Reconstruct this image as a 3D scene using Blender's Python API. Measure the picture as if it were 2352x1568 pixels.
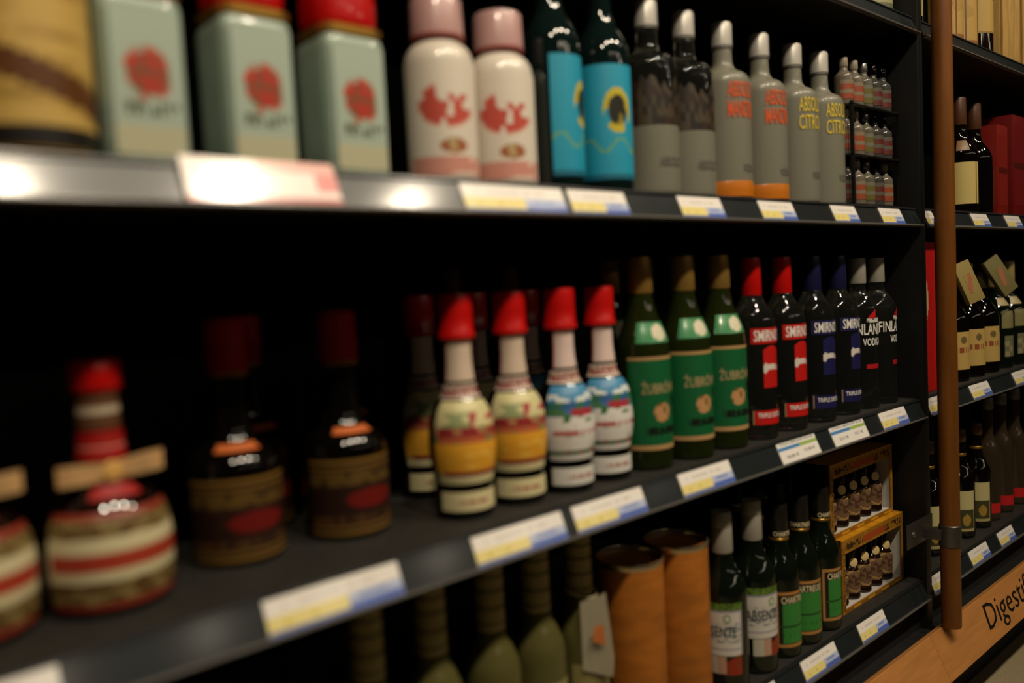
import bpy, bmesh, math, random
from mathutils import Matrix, Vector
random.seed(4)
for o in list(bpy.data.objects): bpy.data.objects.remove(o)
SC = bpy.context.scene
COL = SC.collection
R = math.radians

# ------------------------------------------------------------------ camera
ZC = 0.994                                   # camera height above the floor (m)
cam_d = bpy.data.cameras.new('camera')
cam = bpy.data.objects.new('camera', cam_d); COL.objects.link(cam)
cam_d.sensor_width = 22.2; cam_d.lens = 18.0
cam_d.clip_start = 0.02; cam_d.clip_end = 60
right = Vector((0.74327676, -0.6670848, -0.05037384))
down = Vector((-0.07976119, -0.01360542, -0.99672115))
fwd = Vector((0.66421217, 0.74485754, -0.06332007))
m = Matrix.Identity(4)
for i in range(3):
    m[i][0] = right[i]; m[i][1] = -down[i]; m[i][2] = -fwd[i]
m[0][3], m[1][3], m[2][3] = 0.0, -0.72, ZC
cam.matrix_world = m
cam_d.dof.use_dof = True
cam_d.dof.focus_distance = 1.85
cam_d.dof.aperture_fstop = 0.9
SC.camera = cam

# ------------------------------------------------------------------ world, lights, exposure
w = bpy.data.worlds.new('shop_dim'); SC.world = w; w.use_nodes = True
bg = w.node_tree.nodes['Background']
bg.inputs[0].default_value = (1.0, 0.80, 0.55, 1); bg.inputs[1].default_value = 0.004

def spot(x, y, z, tx, ty, tz, power, cone, rad=0.055, col=(1, 0.85, 0.64), blend=0.6):
    d = bpy.data.lights.new('ceiling_spot', 'SPOT'); d.energy = power; d.spot_size = R(cone); d.spot_blend = blend
    d.shadow_soft_size = rad; d.color = col
    o = bpy.data.objects.new('ceiling_spot', d); COL.objects.link(o)
    o.location = (x, y, z)
    o.rotation_euler = (Vector((tx, ty, tz)) - Vector((x, y, z))).to_track_quat('-Z', 'Y').to_euler()
# the track of halogen spots over the aisle, and a second track further out
for i, (x, pw) in enumerate([(-0.20, 52), (0.49, 50), (1.11, 52), (1.80, 46), (2.50, 19), (3.20, 14)]):
    spot(x, -1.08, 2.60, x + 0.05, 0.05, 1.0, pw, 95)
for i, x in enumerate([.1, .95, 1.79, 2.6, 3.5, 4.3, 5.15, 6.0]):
    spot(x, -3.98, 2.60, x, -0.5, 0.8, 4.5, 110, 0.05)

vs = SC.view_settings
SC.display_settings.display_device = 'sRGB'
vs.view_transform = 'Standard'; vs.look = 'None'; vs.gamma = 1.0; vs.use_curve_mapping = False
vs.exposure = 0.12

# ------------------------------------------------------------------ materials
def lin(h):
    if isinstance(h, tuple): return h if len(h) == 4 else (*h, 1)
    c = [int(h[i:i+2], 16) / 255 for i in (0, 2, 4)]
    return tuple(x / 12.92 if x <= .04045 else ((x + .055) / 1.055) ** 2.4 for x in c) + (1,)
MATS = {}
def mat(name, hexc, rough=0.5, metal=0.0, trans=0.0, ior=1.45, coat=0.0, coat_r=.05, spec=0.5, noise=0.0, nscale=40, stretch=None, emit=None):
    if name in MATS: return MATS[name]
    mt = bpy.data.materials.new(name); mt.use_nodes = True
    nt = mt.node_tree; b = nt.nodes['Principled BSDF']
    b.inputs['Base Color'].default_value = lin(hexc)
    b.inputs['Roughness'].default_value = rough; b.inputs['Metallic'].default_value = metal
    b.inputs['Transmission Weight'].default_value = trans; b.inputs['IOR'].default_value = ior
    b.inputs['Coat Weight'].default_value = coat; b.inputs['Coat Roughness'].default_value = coat_r
    b.inputs['Specular IOR Level'].default_value = spec
    if noise > 0:
        tc = nt.nodes.new('ShaderNodeTexCoord'); mp = nt.nodes.new('ShaderNodeMapping')
        nz = nt.nodes.new('ShaderNodeTexNoise'); nz.inputs['Scale'].default_value = nscale; nz.inputs['Detail'].default_value = 5
        if stretch: mp.inputs['Scale'].default_value = stretch
        rp = nt.nodes.new('ShaderNodeValToRGB'); c = lin(hexc)
        rp.color_ramp.elements[0].position = .3; rp.color_ramp.elements[1].position = .7
        rp.color_ramp.elements[0].color = (*[max(0, x * (1 - noise)) for x in c[:3]], 1)
        rp.color_ramp.elements[1].color = (*[min(1, x * (1 + noise)) for x in c[:3]], 1)
        nt.links.new(tc.outputs['Object'], mp.inputs[0]); nt.links.new(mp.outputs[0], nz.inputs['Vector'])
        nt.links.new(nz.outputs['Fac'], rp.inputs[0]); nt.links.new(rp.outputs[0], b.inputs['Base Color'])
    MATS[name] = mt
    return mt
def print_mat(name='printed_paper', rough=0.45, coat=0.0):
    if name in MATS: return MATS[name]
    mt = bpy.data.materials.new(name); mt.use_nodes = True
    nt = mt.node_tree; b = nt.nodes['Principled BSDF']
    at = nt.nodes.new('ShaderNodeAttribute'); at.attribute_name = 'print'
    nt.links.new(at.outputs['Color'], b.inputs['Base Color'])
    b.inputs['Roughness'].default_value = rough; b.inputs['Coat Weight'].default_value = coat; b.inputs['Coat Roughness'].default_value = .14
    MATS[name] = mt
    return mt

M_BLACK = mat('black_lacquer_panel', '050505', .5, noise=.3, nscale=8)
M_BACK = mat('black_back_panel', '050505', .8, noise=.3, nscale=6)
M_SHELF = mat('dark_grey_shelf', '211f1b', .6, noise=.25, nscale=90)
M_RAIL = mat('grey_plastic_rail', '1b2022', .36, coat=.45, coat_r=.14, noise=.15, nscale=15)
M_LIP = mat('clear_rail_lip', '5d5a56', .25, spec=.6)
M_GLASS = mat('clear_glass', 'b9bdb0', .02, trans=.988, ior=1.42)
M_FROST = mat('frosted_glass', '8a8878', .42, trans=.35, ior=1.4, coat=.3)
M_DKGREEN = mat('dark_green_glass', '0b120a', .05, spec=.6)
M_OLIVEGLASS = mat('olive_glass', '4c5a22', .04, trans=.85, ior=1.4)
M_DARK = mat('near_black_glass', '080605', .05, spec=.6)
M_AMBER = mat('dark_amber_glass', '140a05', .05, spec=.6)
M_TEAL = mat('dark_teal_glass', '0b1716', .06, spec=.6)
M_RED = mat('red_plastic', 'b40d0a', .3, coat=.3)
M_DKRED = mat('dark_red_wax', '8a0b08', .35)
M_WHITE = mat('white_paper', 'e8e2da', .5)
M_CREAM = mat('cream_paper', 'd8cba2', .5)
M_GOLD = mat('gold_foil', 'b58a3c', .3, metal=.8)
M_SILVER = mat('grey_metal', '9a9894', .3, metal=.9)
M_STEEL = mat('brushed_steel', '6c6a64', .38, metal=.9, noise=.15, nscale=60, stretch=(1, 1, 12))
M_INK = mat('black_ink', '0a0a0a', .5)
M_GREY_INK = mat('grey_ink', '5a5550', .5)
M_WHITE_INK = mat('white_ink', 'e6e4de', .45)
M_WOODPOST = mat('brown_wood_post', '6e4010', .45, noise=.18, nscale=14, stretch=(6, 6, .6))
M_BOARD = mat('pale_wood_board', 'b3793f', .5, noise=.12, nscale=16, stretch=(.5, 5, 5))
M_PRINT = print_mat()
M_PRINTG = print_mat('glossy_print', .35, .7)

# ------------------------------------------------------------------ mesh helpers
def link(name, me, mt, parent=None, smooth=30):
    if mt is not None and not me.materials: me.materials.append(mt)
    if smooth:
        for p in me.polygons: p.use_smooth = True
        me.set_sharp_from_angle(angle=R(smooth))
    o = bpy.data.objects.new(name, me); COL.objects.link(o)
    if parent is not None: o.parent = parent
    return o
def thing(name, label, cat, loc=(0, 0, 0), rz=0, group=None):
    o = bpy.data.objects.new(name, None); COL.objects.link(o)
    o.empty_display_size = .03
    o.location = loc; o.rotation_euler = (0, 0, rz)
    o['label'] = label; o['category'] = cat
    if group: o['group'] = group
    return o
def copy_thing(src, loc, rz=0, label=None, group=None):
    r = src.copy(); COL.objects.link(r); r.location = loc; r.rotation_euler = (0, 0, rz)
    if label: r['label'] = label
    if group: r['group'] = group
    for ch in list(src.children):
        c = ch.copy(); COL.objects.link(c); c.parent = r
        for g in list(ch.children):
            d = g.copy(); COL.objects.link(d); d.parent = c
    return r
def from_bm(name, bm, mt, parent=None, smooth=30):
    me = bpy.data.meshes.new(name); bm.to_mesh(me); bm.free()
    return link(name, me, mt, parent, smooth)
def add_box(bm, x0, x1, y0, y1, z0, z1, bev=0.0):
    r = bmesh.ops.create_cube(bm, size=1)
    bmesh.ops.scale(bm, vec=(x1 - x0, y1 - y0, z1 - z0), verts=r['verts'])
    bmesh.ops.translate(bm, vec=((x0 + x1) / 2, (y0 + y1) / 2, (z0 + z1) / 2), verts=r['verts'])
    if bev:
        es = {e for v in r['verts'] for e in v.link_edges}
        bmesh.ops.bevel(bm, geom=list(es), offset=bev, segments=2, affect='EDGES', profile=.6)
def box(name, x0, x1, y0, y1, z0, z1, mt, parent=None, bev=0.0):
    bm = bmesh.new(); add_box(bm, x0, x1, y0, y1, z0, z1, bev)
    return from_bm(name, bm, mt, parent)
def lathe(name, prof, mt, parent=None, seg=40, square=None, closed=True):
    """turned body; square=(half, corner) gives a rounded-square section instead of a round one (r = half width)"""
    vs_, fs = [], []
    def pt(r, a):
        if square is None: return r * math.sin(a), -r * math.cos(a)
        n = square; c, s = math.cos(a), math.sin(a)
        k = (abs(c) ** n + abs(s) ** n) ** (-1 / n)
        return r * k * s, -r * k * c
    for r, z in prof:
        for k in range(seg):
            x, y = pt(r, 2 * math.pi * k / seg); vs_.append((x, y, z))
    n = len(prof)
    for i in range(n - 1):
        for k in range(seg):
            a = i * seg + k; b = i * seg + (k + 1) % seg
            fs.append((a, b, b + seg, a + seg))
    if closed:
        fs.append(tuple(reversed(range(seg)))); fs.append(tuple((n - 1) * seg + k for k in range(seg)))
    me = bpy.data.meshes.new(name); me.from_pydata(vs_, [], fs); me.validate()
    return link(name, me, mt, parent, 38)
def smooth_prof(pts, sub=4):
    """monotone cubic through the profile points (no overshoot)"""
    n = len(pts); tan = []
    for i in range(n):
        t = []
        for j in (0, 1):
            d0 = pts[i][j] - pts[i - 1][j] if i else 0.0
            d1 = pts[i + 1][j] - pts[i][j] if i < n - 1 else 0.0
            if i == 0: v = d1
            elif i == n - 1: v = d0
            elif d0 * d1 <= 0: v = 0.0
            else: v = 2 * d0 * d1 / (d0 + d1)
            t.append(v)
        tan.append(t)
    out = []
    for i in range(n - 1):
        for k in range(sub):
            t = k / sub; h = (2 * t ** 3 - 3 * t * t + 1, t ** 3 - 2 * t * t + t, -2 * t ** 3 + 3 * t * t, t ** 3 - t * t)
            out.append(tuple(h[0] * pts[i][j] + h[1] * tan[i][j] + h[2] * pts[i + 1][j] + h[3] * tan[i + 1][j] for j in (0, 1)))
    out.append(pts[-1]); return out
def rad_at(prof, z):
    for (r0, z0), (r1, z1) in zip(prof, prof[1:]):
        if min(z0, z1) <= z <= max(z0, z1) and abs(z1 - z0) > 1e-9:
            return r0 + (r1 - r0) * (z - z0) / (z1 - z0)
    return prof[-1][0]
def paint(me, cols):
    at = me.color_attributes.new('print', 'FLOAT_COLOR', 'CORNER')
    flat = []
    for p in me.polygons:
        c = cols[p.index]
        for _ in p.loop_indices: flat.extend(c)
    at.data.foreach_set('color', flat)
def wrap_label(name, prof, z0, z1, a0, a1, art, parent, nu=36, nv=30, off=.0005, mt=None, square=None, shape=None):
    """a paper label lying on a turned body; art(u, v) gives the printed colour, shape(u) may lift the top edge"""
    vs_, fs, cols = [], [], []
    for j in range(nv + 1):
        for i in range(nu + 1):
            u, v = i / nu, j / nv
            top = z1 if shape is None else z0 + (z1 - z0) * shape(u)
            z = z0 + (top - z0) * v; a = R(a0 + (a1 - a0) * u); r = rad_at(prof, z) + off
            if square is None: x, y = r * math.sin(a), -r * math.cos(a)
            else:
                c, s = math.cos(a), math.sin(a); k = (abs(c) ** square + abs(s) ** square) ** (-1 / square)
                x, y = r * k * s, -r * k * c
            vs_.append((x, y, z))
    for j in range(nv):
        for i in range(nu):
            a = j * (nu + 1) + i
            fs.append((a, a + 1, a + nu + 2, a + nu + 1)); cols.append(lin(art((i + .5) / nu, (j + .5) / nv)))
    me = bpy.data.meshes.new(name); me.from_pydata(vs_, [], fs); paint(me, cols)
    return link(name, me, mt or M_PRINT, parent, 60)
def flat_label(name, x0, x1, z0, z1, y, art, parent, nu=30, nv=20, mt=None):
    vs_, fs, cols = [], [], []
    for j in range(nv + 1):
        for i in range(nu + 1): vs_.append((x0 + (x1 - x0) * i / nu, y, z0 + (z1 - z0) * j / nv))
    for j in range(nv):
        for i in range(nu):
            a = j * (nu + 1) + i
            fs.append((a, a + 1, a + nu + 2, a + nu + 1)); cols.append(lin(art((i + .5) / nu, (j + .5) / nv)))
    me = bpy.data.meshes.new(name); me.from_pydata(vs_, [], fs); paint(me, cols)
    return link(name, me, mt or M_PRINT, parent, 0)
_TXT = {}
def text_geo(s, shear=0.0):
    k = (s, shear)                                # slanted lettering is drawn lighter
    if k not in _TXT:
        cu = bpy.data.curves.new('lettering', 'FONT'); cu.body = s; cu.resolution_u = 2; cu.shear = shear
        cu.offset = .012 if not shear else -.004
        o = bpy.data.objects.new('lettering', cu); COL.objects.link(o)
        dg = bpy.context.evaluated_depsgraph_get()
        me = bpy.data.meshes.new_from_object(o.evaluated_get(dg))
        v = [tuple(x.co) for x in me.vertices]; f = [tuple(p.vertices) for p in me.polygons]
        bpy.data.objects.remove(o); bpy.data.meshes.remove(me); bpy.data.curves.remove(cu)
        xs = [p[0] for p in v]; ys = [p[1] for p in v]
        _TXT[k] = (v, f, min(xs), max(xs), min(ys), max(ys))
    return _TXT[k]
def letter(name, s, fn, mt, parent, shear=0.0):
    """fn(u, v) with u, v in 0..1 over the text box gives the 3D point"""
    v, f, x0, x1, y0, y1 = text_geo(s, shear)
    pts = [fn((p[0] - x0) / (x1 - x0), (p[1] - y0) / (y1 - y0)) for p in v]
    me = bpy.data.meshes.new(name); me.from_pydata(pts, [], f)
    return link(name, me, mt, parent, 0)
def wrap_text(s, prof, z0, z1, a0, a1, mt, parent, off=.0012, shear=0.0, name='lettering', rise=0.0):
    def fn(u, v):
        z = z0 + (z1 - z0) * v + rise * u; a = R(a0 + (a1 - a0) * u); r = rad_at(prof, z) + off
        return (r * math.sin(a), -r * math.cos(a), z)
    return letter(name, s, fn, mt, parent, shear)
def flat_text(s, x0, x1, z0, z1, y, mt, parent, shear=0.0, name='lettering'):
    return letter(name, s, lambda u, v: (x0 + (x1 - x0) * u, y, z0 + (z1 - z0) * v), mt, parent, shear)
def tube(name, pts, r, mt, parent=None, seg=10):
    bm = bmesh.new(); rings = []
    for i, p in enumerate(pts):
        p = Vector(p); t = (Vector(pts[min(i + 1, len(pts) - 1)]) - Vector(pts[max(i - 1, 0)])).normalized()
        a = t.orthogonal().normalized() if not rings else (ax - t * ax.dot(t)).normalized()
        ax = a; b = t.cross(a)
        rings.append([bm.verts.new(p + (a * math.cos(2 * math.pi * k / seg) + b * math.sin(2 * math.pi * k / seg)) * r) for k in range(seg)])
    for q, s in zip(rings, rings[1:]):
        for k in range(seg): bm.faces.new((q[k], q[(k + 1) % seg], s[(k + 1) % seg], s[k]))
    bm.faces.new(list(reversed(rings[0]))); bm.faces.new(rings[-1])
    return from_bm(name, bm, mt, parent)
def hsh(a, b):
    x = math.sin(a * 127.1 + b * 311.7) * 43758.5453
    return x - math.floor(x)
def vnoise(x, y):
    i, j = math.floor(x), math.floor(y); fx, fy = x - i, y - j
    fx = fx * fx * (3 - 2 * fx); fy = fy * fy * (3 - 2 * fy)
    return ((hsh(i, j) * (1 - fx) + hsh(i + 1, j) * fx) * (1 - fy) + (hsh(i, j + 1) * (1 - fx) + hsh(i + 1, j + 1) * fx) * fy)
def ell(u, v, cu, cv, ru, rv): return ((u - cu) / ru) ** 2 + ((v - cv) / rv) ** 2

# ------------------------------------------------------------------ the shelving
RAIL_Z = {'upper': ZC + .4788, 'top': ZC + .0871, 'mid': ZC - .3146, 'low': ZC - .7063}   # lower edge of each price rail
RH, RD = .0396, .0174                                                                    # rail height and set-back
TILT = -math.atan2(RD, RH)
SURF = {k: v + RH + .0005 for k, v in RAIL_Z.items()}                                             # shelf surfaces
BACK_Y = .40
DIV0, DIV1 = 1.801, 1.826

fl = box('floor', -3, 6.5, -5.5, 1.2, -.05, 0, mat('woven_floor', '8d8062', .8, noise=.35, nscale=220, stretch=(1, 3, 1)))
fl['kind'] = 'structure'
wl = box('wall_back', -3, 6.5, .45, .55, 0, 2.75, mat('dark_wall', '1c1a18', .8, noise=.2, nscale=5)); wl['kind'] = 'structure'
ce = box('ceiling', -3, 6.5, -5.5, .55, 2.75, 2.85, mat('dark_ceiling', '24211d', .9, noise=.2, nscale=5)); ce['kind'] = 'structure'

def bay(name, label, x0, x1, sides):
    t = thing(name, label, 'shelf', ((x0 + x1) / 2, .2, 0))
    ox, oy = (x0 + x1) / 2, .2
    box('back_panel', x0 - ox, x1 - ox, BACK_Y - oy, BACK_Y + .02 - oy, 0, 2.05, M_BACK, t)
    for s0, s1 in sides: box('side_panel', s0 - ox, s1 - ox, .004 - oy, BACK_Y - oy, 0, 2.05, M_BLACK, t, .002)
    for k in ('upper', 'top', 'mid', 'low'):
        z = SURF[k]
        s = box('shelf', x0 - ox, x1 - ox, RD + .001 - oy, BACK_Y - oy, z - .026, z - .0005, M_SHELF, t, .002)
        bm = bmesh.new()
        add_box(bm, x0, x1, 0, .003, 0, RH)
        add_box(bm, x0, x1, -.003, .003, RH - .0025, RH + .0005)
        bm2 = bmesh.new(); add_box(bm2, x0, x1, -.005, .003, -.0022, 0.0012, .0006)
        for b_, nm, mt in ((bm, 'price_rail', M_RAIL), (bm2, 'rail_lip', M_LIP)):
            bmesh.ops.rotate(b_, verts=b_.verts, cent=(0, 0, 0), matrix=Matrix.Rotation(TILT, 3, 'X'))
            bmesh.ops.translate(b_, verts=b_.verts, vec=(-ox, -oy, RAIL_Z[k]))
            from_bm(nm, b_, mt, s)
    return t, ox, oy
bay1, ox1, oy1 = bay('shelving_bay', 'black shelving bay filling the picture left of the brown wooden post', -.62, DIV0 - .001, [(-.645, -.62)])
bay2, ox2, oy2 = bay('shelving_bay', 'black shelving bay behind and right of the brown wooden post', DIV1 + .001, 3.2, [(DIV0, DIV1), (3.2, 3.225)])

# kick board and the sloping wooden sign board below the lowest shelf
def board(x0, x1, parent, ox, oy):
    bm = bmesh.new()
    a = Vector((0, -.031, ZC - .754)); b = Vector((0, -.072, ZC - .840))
    n = Vector((0, (a - b).z, -(a - b).y)).normalized() * .018
    vsx = [bm.verts.new((x, p.y, p.z)) for x in (x0, x1) for p in (a, b, b + n, a + n)]
    for q in ((3, 2, 1, 0), (4, 5, 6, 7), (0, 1, 5, 4), (1, 2, 6, 5), (2, 3, 7, 6), (3, 0, 4, 7)): bm.faces.new([vsx[i] for i in q])
    bmesh.ops.recalc_face_normals(bm, faces=bm.faces)
    bmesh.ops.bevel(bm, geom=bm.edges[:], offset=.0015, segments=1, affect='EDGES')
    bmesh.ops.translate(bm, verts=bm.verts, vec=(-ox, -oy, 0))
    return from_bm('sign_board', bm, M_BOARD, parent)
b1 = board(-.62, 1.7225, bay1, ox1, oy1)
b2 = board(1.7245, 3.2, bay2, ox2, oy2)
for t, x0, x1, ox, oy in ((bay1, -.62, DIV0 - .001, ox1, oy1), (bay2, DIV1 + .001, 3.2, ox2, oy2)):
    box('kick_plate', x0 - ox, x1 - ox, .02 - oy, .04 - oy, 0, RAIL_Z['low'] - .004, M_BACK, t)
    box('board_ledge', x0 - ox, x1 - ox, -.008 - oy, .02 - oy, ZC - .79, ZC - .775, M_BACK, t)
# lettering on the board: it runs along x on the sloped face
def sign_fn(u, v):
    x = 1.975 + .315 * u; t = .12 + .72 * v
    a = Vector((0, -.031, ZC - .754)); b = Vector((0, -.072, ZC - .840)); p = b + (a - b) * t
    n = Vector((0, -(a - b).z, (a - b).y)).normalized() * .0012
    return (x - ox2, p.y + n.y - oy2, p.z + n.z)
letter('lettering', 'Digestifs', sign_fn, M_INK, b2, .25)['label'] = 'black slanted lettering on the wooden board'

# wooden post with its steel bracket
post = thing('wooden_post', 'brown round wooden post clamped by steel bracket before the shelf divider', 'post', (1.795, -.046, ZC - .752))
lathe('pole', [(.0185, 0), (.0195, .004), (.0195, 1.75)], M_WOODPOST, post, 28)
lathe('clamp_ring', [(.0198, .172), (.0215, .1735), (.0215, .2165), (.0198, .218)], M_STEEL, post, 28)
br = box('bracket_plate', -.112, .012, .0395, .0425, .182, .232, M_STEEL, post, .001)
box('bracket_arm', -.03, -.015, .008, .0395, .188, .208, M_STEEL, post, .001)
lathe('screw', [(.006, 0), (.006, .0015), (.003, .003)], M_SILVER, br, 14)
s_ = br.children[0]; s_.location = (-.082, .0395, .207); s_.rotation_euler = (R(90), 0, 0)

# ------------------------------------------------------------------ price tags in the rails
def tag_art_yb(u, v):
    if v > .52: return 'd6d0c8' if (.68 < v < .80 and .12 < u < .82 and hsh(int(u * 26), 3) > .25) else 'efe9e2'
    if u < .56:
        if v < .10: return '5a6fae'
        return 'cdbb52' if (.22 < v < .36 and .1 < u < .4 and hsh(int(u * 26), 5) > .4) else 'ead98a'
    if v < .24: return '4f67b4'
    return '7f92c8' if (.34 < v < .46 and .64 < u < .9) else 'b4bfdd'
def tag_art_red(u, v):
    return 'c8474a' if v < .12 else ('e8a79d' if v > .72 and u > .45 else ('e07a76' if u > .86 and v > .3 else 'f0e2da'))
def tag_art_bg(u, v):
    if v > .80: return 'eceae6'
    if v > .62: return '4b86c0' if u < .52 else '9cba5c'
    return 'efeae4'
def price_tag(level, x0, x1, label, art=tag_art_yb, group=None, words=()):
    t = thing('price_tag', label, 'price tag', ((x0 + x1) / 2, 0, RAIL_Z[level]))
    t.rotation_euler = (TILT, 0, 0)
    h = (x1 - x0) / 2; t['group'] = 'price tags in the shelf rails'
    if art is tag_art_red: z0, z1 = .0016, RH + .006
    else: z0, z1 = .0016, RH - .0032
    f = .0036 if art is tag_art_red else 0.0      # the wide red card sits in front of the rail lip
    box('card', -h, h, -.0014 - f, -.0004 - f, z0, z1, M_WHITE, t)
    fl_ = flat_label('print', -h + .0003, h - .0003, z0 + .0002, z1 - .0002, -.00155 - f, art, t, 26, 18, M_PRINTG)
    for s, u0, u1, v0, v1 in words:
        flat_text(s, -h + 2 * h * u0, -h + 2 * h * u1, z0 + (z1 - z0) * v0, z0 + (z1 - z0) * v1, -.0017, M_GREY_INK, fl_)
    return t
price_tag('top', .276, .427, 'red and white glossy price tag under the pale mint bottles', tag_art_red)
price_tag('top', .586, .747, 'wide yellow and blue price tag under the two white bottles')
price_tag('top', .757, .866, 'yellow and blue price tag under the two cyan-labelled bottles')
price_tag('top', .983, 1.089, 'yellow and blue price tag under the orange-lettered bottles, upper rail')
price_tag('top', 1.195, 1.300, 'price tag on the upper rail below the first yellow-lettered bottle')
price_tag('top', 1.433, 1.526, 'price tag on the upper rail below the last yellow-lettered bottle')
price_tag('top', 1.625, 1.722, 'price tag on the upper rail below the rack of miniatures')
price_tag('mid', .005, .150, 'price tag at the lower left corner, under the squat ribboned bottle')
price_tag('mid', .323, .474, 'wide price tag in front of the dark red-capped bottles')
price_tag('mid', .575, .720, 'price tag in front of the red-capped bottles with yellow labels')
price_tag('mid', .739, .877, 'price tag in front of the red-capped bottles with blue and white labels')
price_tag('mid', .960, 1.089, 'price tag in front of the green-labelled bottles')
price_tag('mid', 1.229, 1.355, 'white price tag with blue and green bars and name line under red-labelled bottles', tag_art_bg,
          words=(('VODKA SMIRNOFF ROUGE', .06, .94, .86, .96), ('18,80 €', .14, .44, .18, .36), ('13,98 €', .60, .88, .26, .44)))
price_tag('mid', 1.408, 1.540, 'white price tag with blue and green bars under blue-labelled bottles', tag_art_bg,
          words=(('VODKA SMIRNOFF BLUE', .06, .94, .86, .96), ('23,7 €', .16, .42, .22, .40), ('15,7 €', .62, .86, .26, .44)))
price_tag('mid', 1.605, 1.722, 'price tag in front of the clear bottles with white lettering')
price_tag('low', 1.06, 1.20, 'price tag on the lowest rail under the white-labelled bottles')
price_tag('low', 1.285, 1.405, 'price tag on the lowest rail under the green-labelled bottles')
price_tag('low', 1.495, 1.605, 'price tag on the lowest rail under the stacked gift boxes')
price_tag('top', 1.835, 1.880, 'small price tag on the upper rail just left of the wooden post')
price_tag('top', 2.10, 2.205, 'price tag on the upper rail right of the post, below the cream-labelled bottle')
price_tag('top', 2.325, 2.435, 'price tag on the upper rail at the right picture edge, below dark red cartons')
price_tag('mid', 1.830, 1.915, 'price tag on the middle rail just left of the post, below red carton')
price_tag('mid', 2.075, 2.195, 'price tag on the middle rail below the cream-labelled dark bottles')
price_tag('mid', 2.368, 2.47, 'price tag on the middle rail cut by the right picture edge')
price_tag('low', 1.832, 1.915, 'price tag on the lowest rail just left of the post foot')
price_tag('low', 2.055, 2.170, 'price tag on the lowest rail right of the post, nearer one')
price_tag('low', 2.245, 2.350, 'price tag on the lowest rail below the small red labels')

# ------------------------------------------------------------------ MIDDLE SHELF
ZM = SURF['mid']
# squat ribboned liqueur bottles
def art_big(u, v):
    if v > .93 or v < .06: return '8a3020'
    if .42 < v < .58: return 'a83a26' if abs(u - .5) < .46 else 'c9bd96'
    if .30 < v <= .42 or .58 <= v < .74: return 'cfc49c'
    n = vnoise(u * 14, v * 30)
    return '5a3f1c' if n > .45 else '8c7a4a'
pb = smooth_prof([(.048, 0), (.053, .004), (.056, .03), (.0565, .055), (.053, .082), (.042, .102), (.027, .118), (.0205, .14), (.0185, .17), (.018, .205)])
big = thing('liqueur_bottle', '', 'bottle', (.223, .118, ZM), 0, 'squat ribboned liqueur bottles')
big['label'] = 'squat dark bottle with red ribbon, bow and cream label, nearer the red-capped bottles'
lathe('glass', pb, M_AMBER, big)
lathe('cap', [(.0215, .2), (.0225, .2025), (.0225, .2255), (.021, .228)], M_RED, big, 28)
wrap_label('neck_label', pb, .165, .199, -180, 180, lambda u, v: 'b9aa93' if .35 < v < .62 else '5d3a22', big, 36, 10)
wrap_label('ribbon', pb, .136, .163, -180, 180, lambda u, v: 'c8786a' if .42 < v < .55 else '9a1512', big, 36, 10, .0012)
lb = wrap_label('body_label', pb, .008, .094, -75, 75, art_big, big, 50, 44)
def ribbon_loop(bm, sgn):
    rings = []
    for k in range(13):                       # one flattened loop of satin ribbon on each side of the seal
        a = math.pi * 2 * k / 12
        x = sgn * (.023 - .023 * math.cos(a)); y = -.026 - .0065 * math.sin(a) - .004 * math.sin(a / 2); zc = .127 + (.10 * x if sgn > 0 else -.02 * x)
        hw = .0055 + .0035 * math.sin(a / 2)
        rings.append((bm.verts.new((x, y, zc - hw)), bm.verts.new((x, y, zc + hw))))
    for (p, q), (r, t) in zip(rings, rings[1:]): bm.faces.new((p, r, t, q))
bm = bmesh.new(); ribbon_loop(bm, 1); ribbon_loop(bm, -1)
bmesh.ops.solidify(bm, geom=bm.faces[:], thickness=.0008)
bow = from_bm('bow', bm, mat('gold_ribbon', 'ecc890', .3, noise=.15, nscale=60), big, 60)
lathe('wax_seal', [(.009, 0), (.0098, .002), (.008, .0045), (.004, .005)], mat('gold_seal', 'd8a860', .35), bow, 20)
sl = bow.children[0]; sl.location = (0, -.030, .127); sl.rotation_euler = (R(90), 0, 0)
wrap_label('ribbon_end', pb, .104, .120, -34, 34, lambda u, v: '9a1512', big, 16, 6, .0015)
copy_thing(big, (.106, .122, ZM), 0, 'squat dark bottle with red ribbon and cream label cut by left picture edge')
copy_thing(big, (-.012, .122, ZM), 0, 'squat dark bottle with ribbon standing outside the left picture edge')

# dark shouldered bottles with red wax caps
def art_maw(u, v):
    if v > .95 or v < .05: return '7a5a22'
    if .10 < v < .14 or .86 < v < .9: return '6a4c1c'
    if .16 < v < .24: return '4a3010' if hsh(int(u * 40), 2) > .4 else '2a1408'
    if .28 < v < .62:
        if ell(u, v, .62, .46, .26, .13) < 1: return '6a0f0a'
        return '260f06'
    if .66 < v < .84: return '5c4418' if vnoise(u * 18, v * 9) > .4 else '33230c'
    return '2a160a'
pm = smooth_prof([(.046, 0), (.049, .003), (.0495, .02), (.0495, .09), (.048, .104), (.040, .117), (.029, .126), (.0225, .137), (.019, .16), (.0175, .20)])
maw = thing('shouldered_bottle', '', 'bottle', (.364, .153, ZM), R(-14), 'dark bottles with red caps')
maw['label'] = 'dark round-shouldered bottle with dim red cap, left one beside squat ribboned bottle'
lathe('glass', pm, M_DARK, maw)
lathe('cap', [(.0195, .198), (.0225, .2), (.023, .23), (.022, .2305), (.0225, .232), (.022, .256), (.019, .259)], M_DKRED, maw, 30)
lathe('cap_rim', [(.0222, .1965), (.0232, .197), (.0232, .2005), (.0222, .201)], M_GOLD, maw, 30)
wrap_label('shoulder_label', pm, .1195, .1265, -38, 38, lambda u, v: 'c0622c', maw, 20, 4, .0012)
wrap_label('body_label', pm, .006, .092, -72, 72, art_maw, maw, 50, 44)
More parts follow.
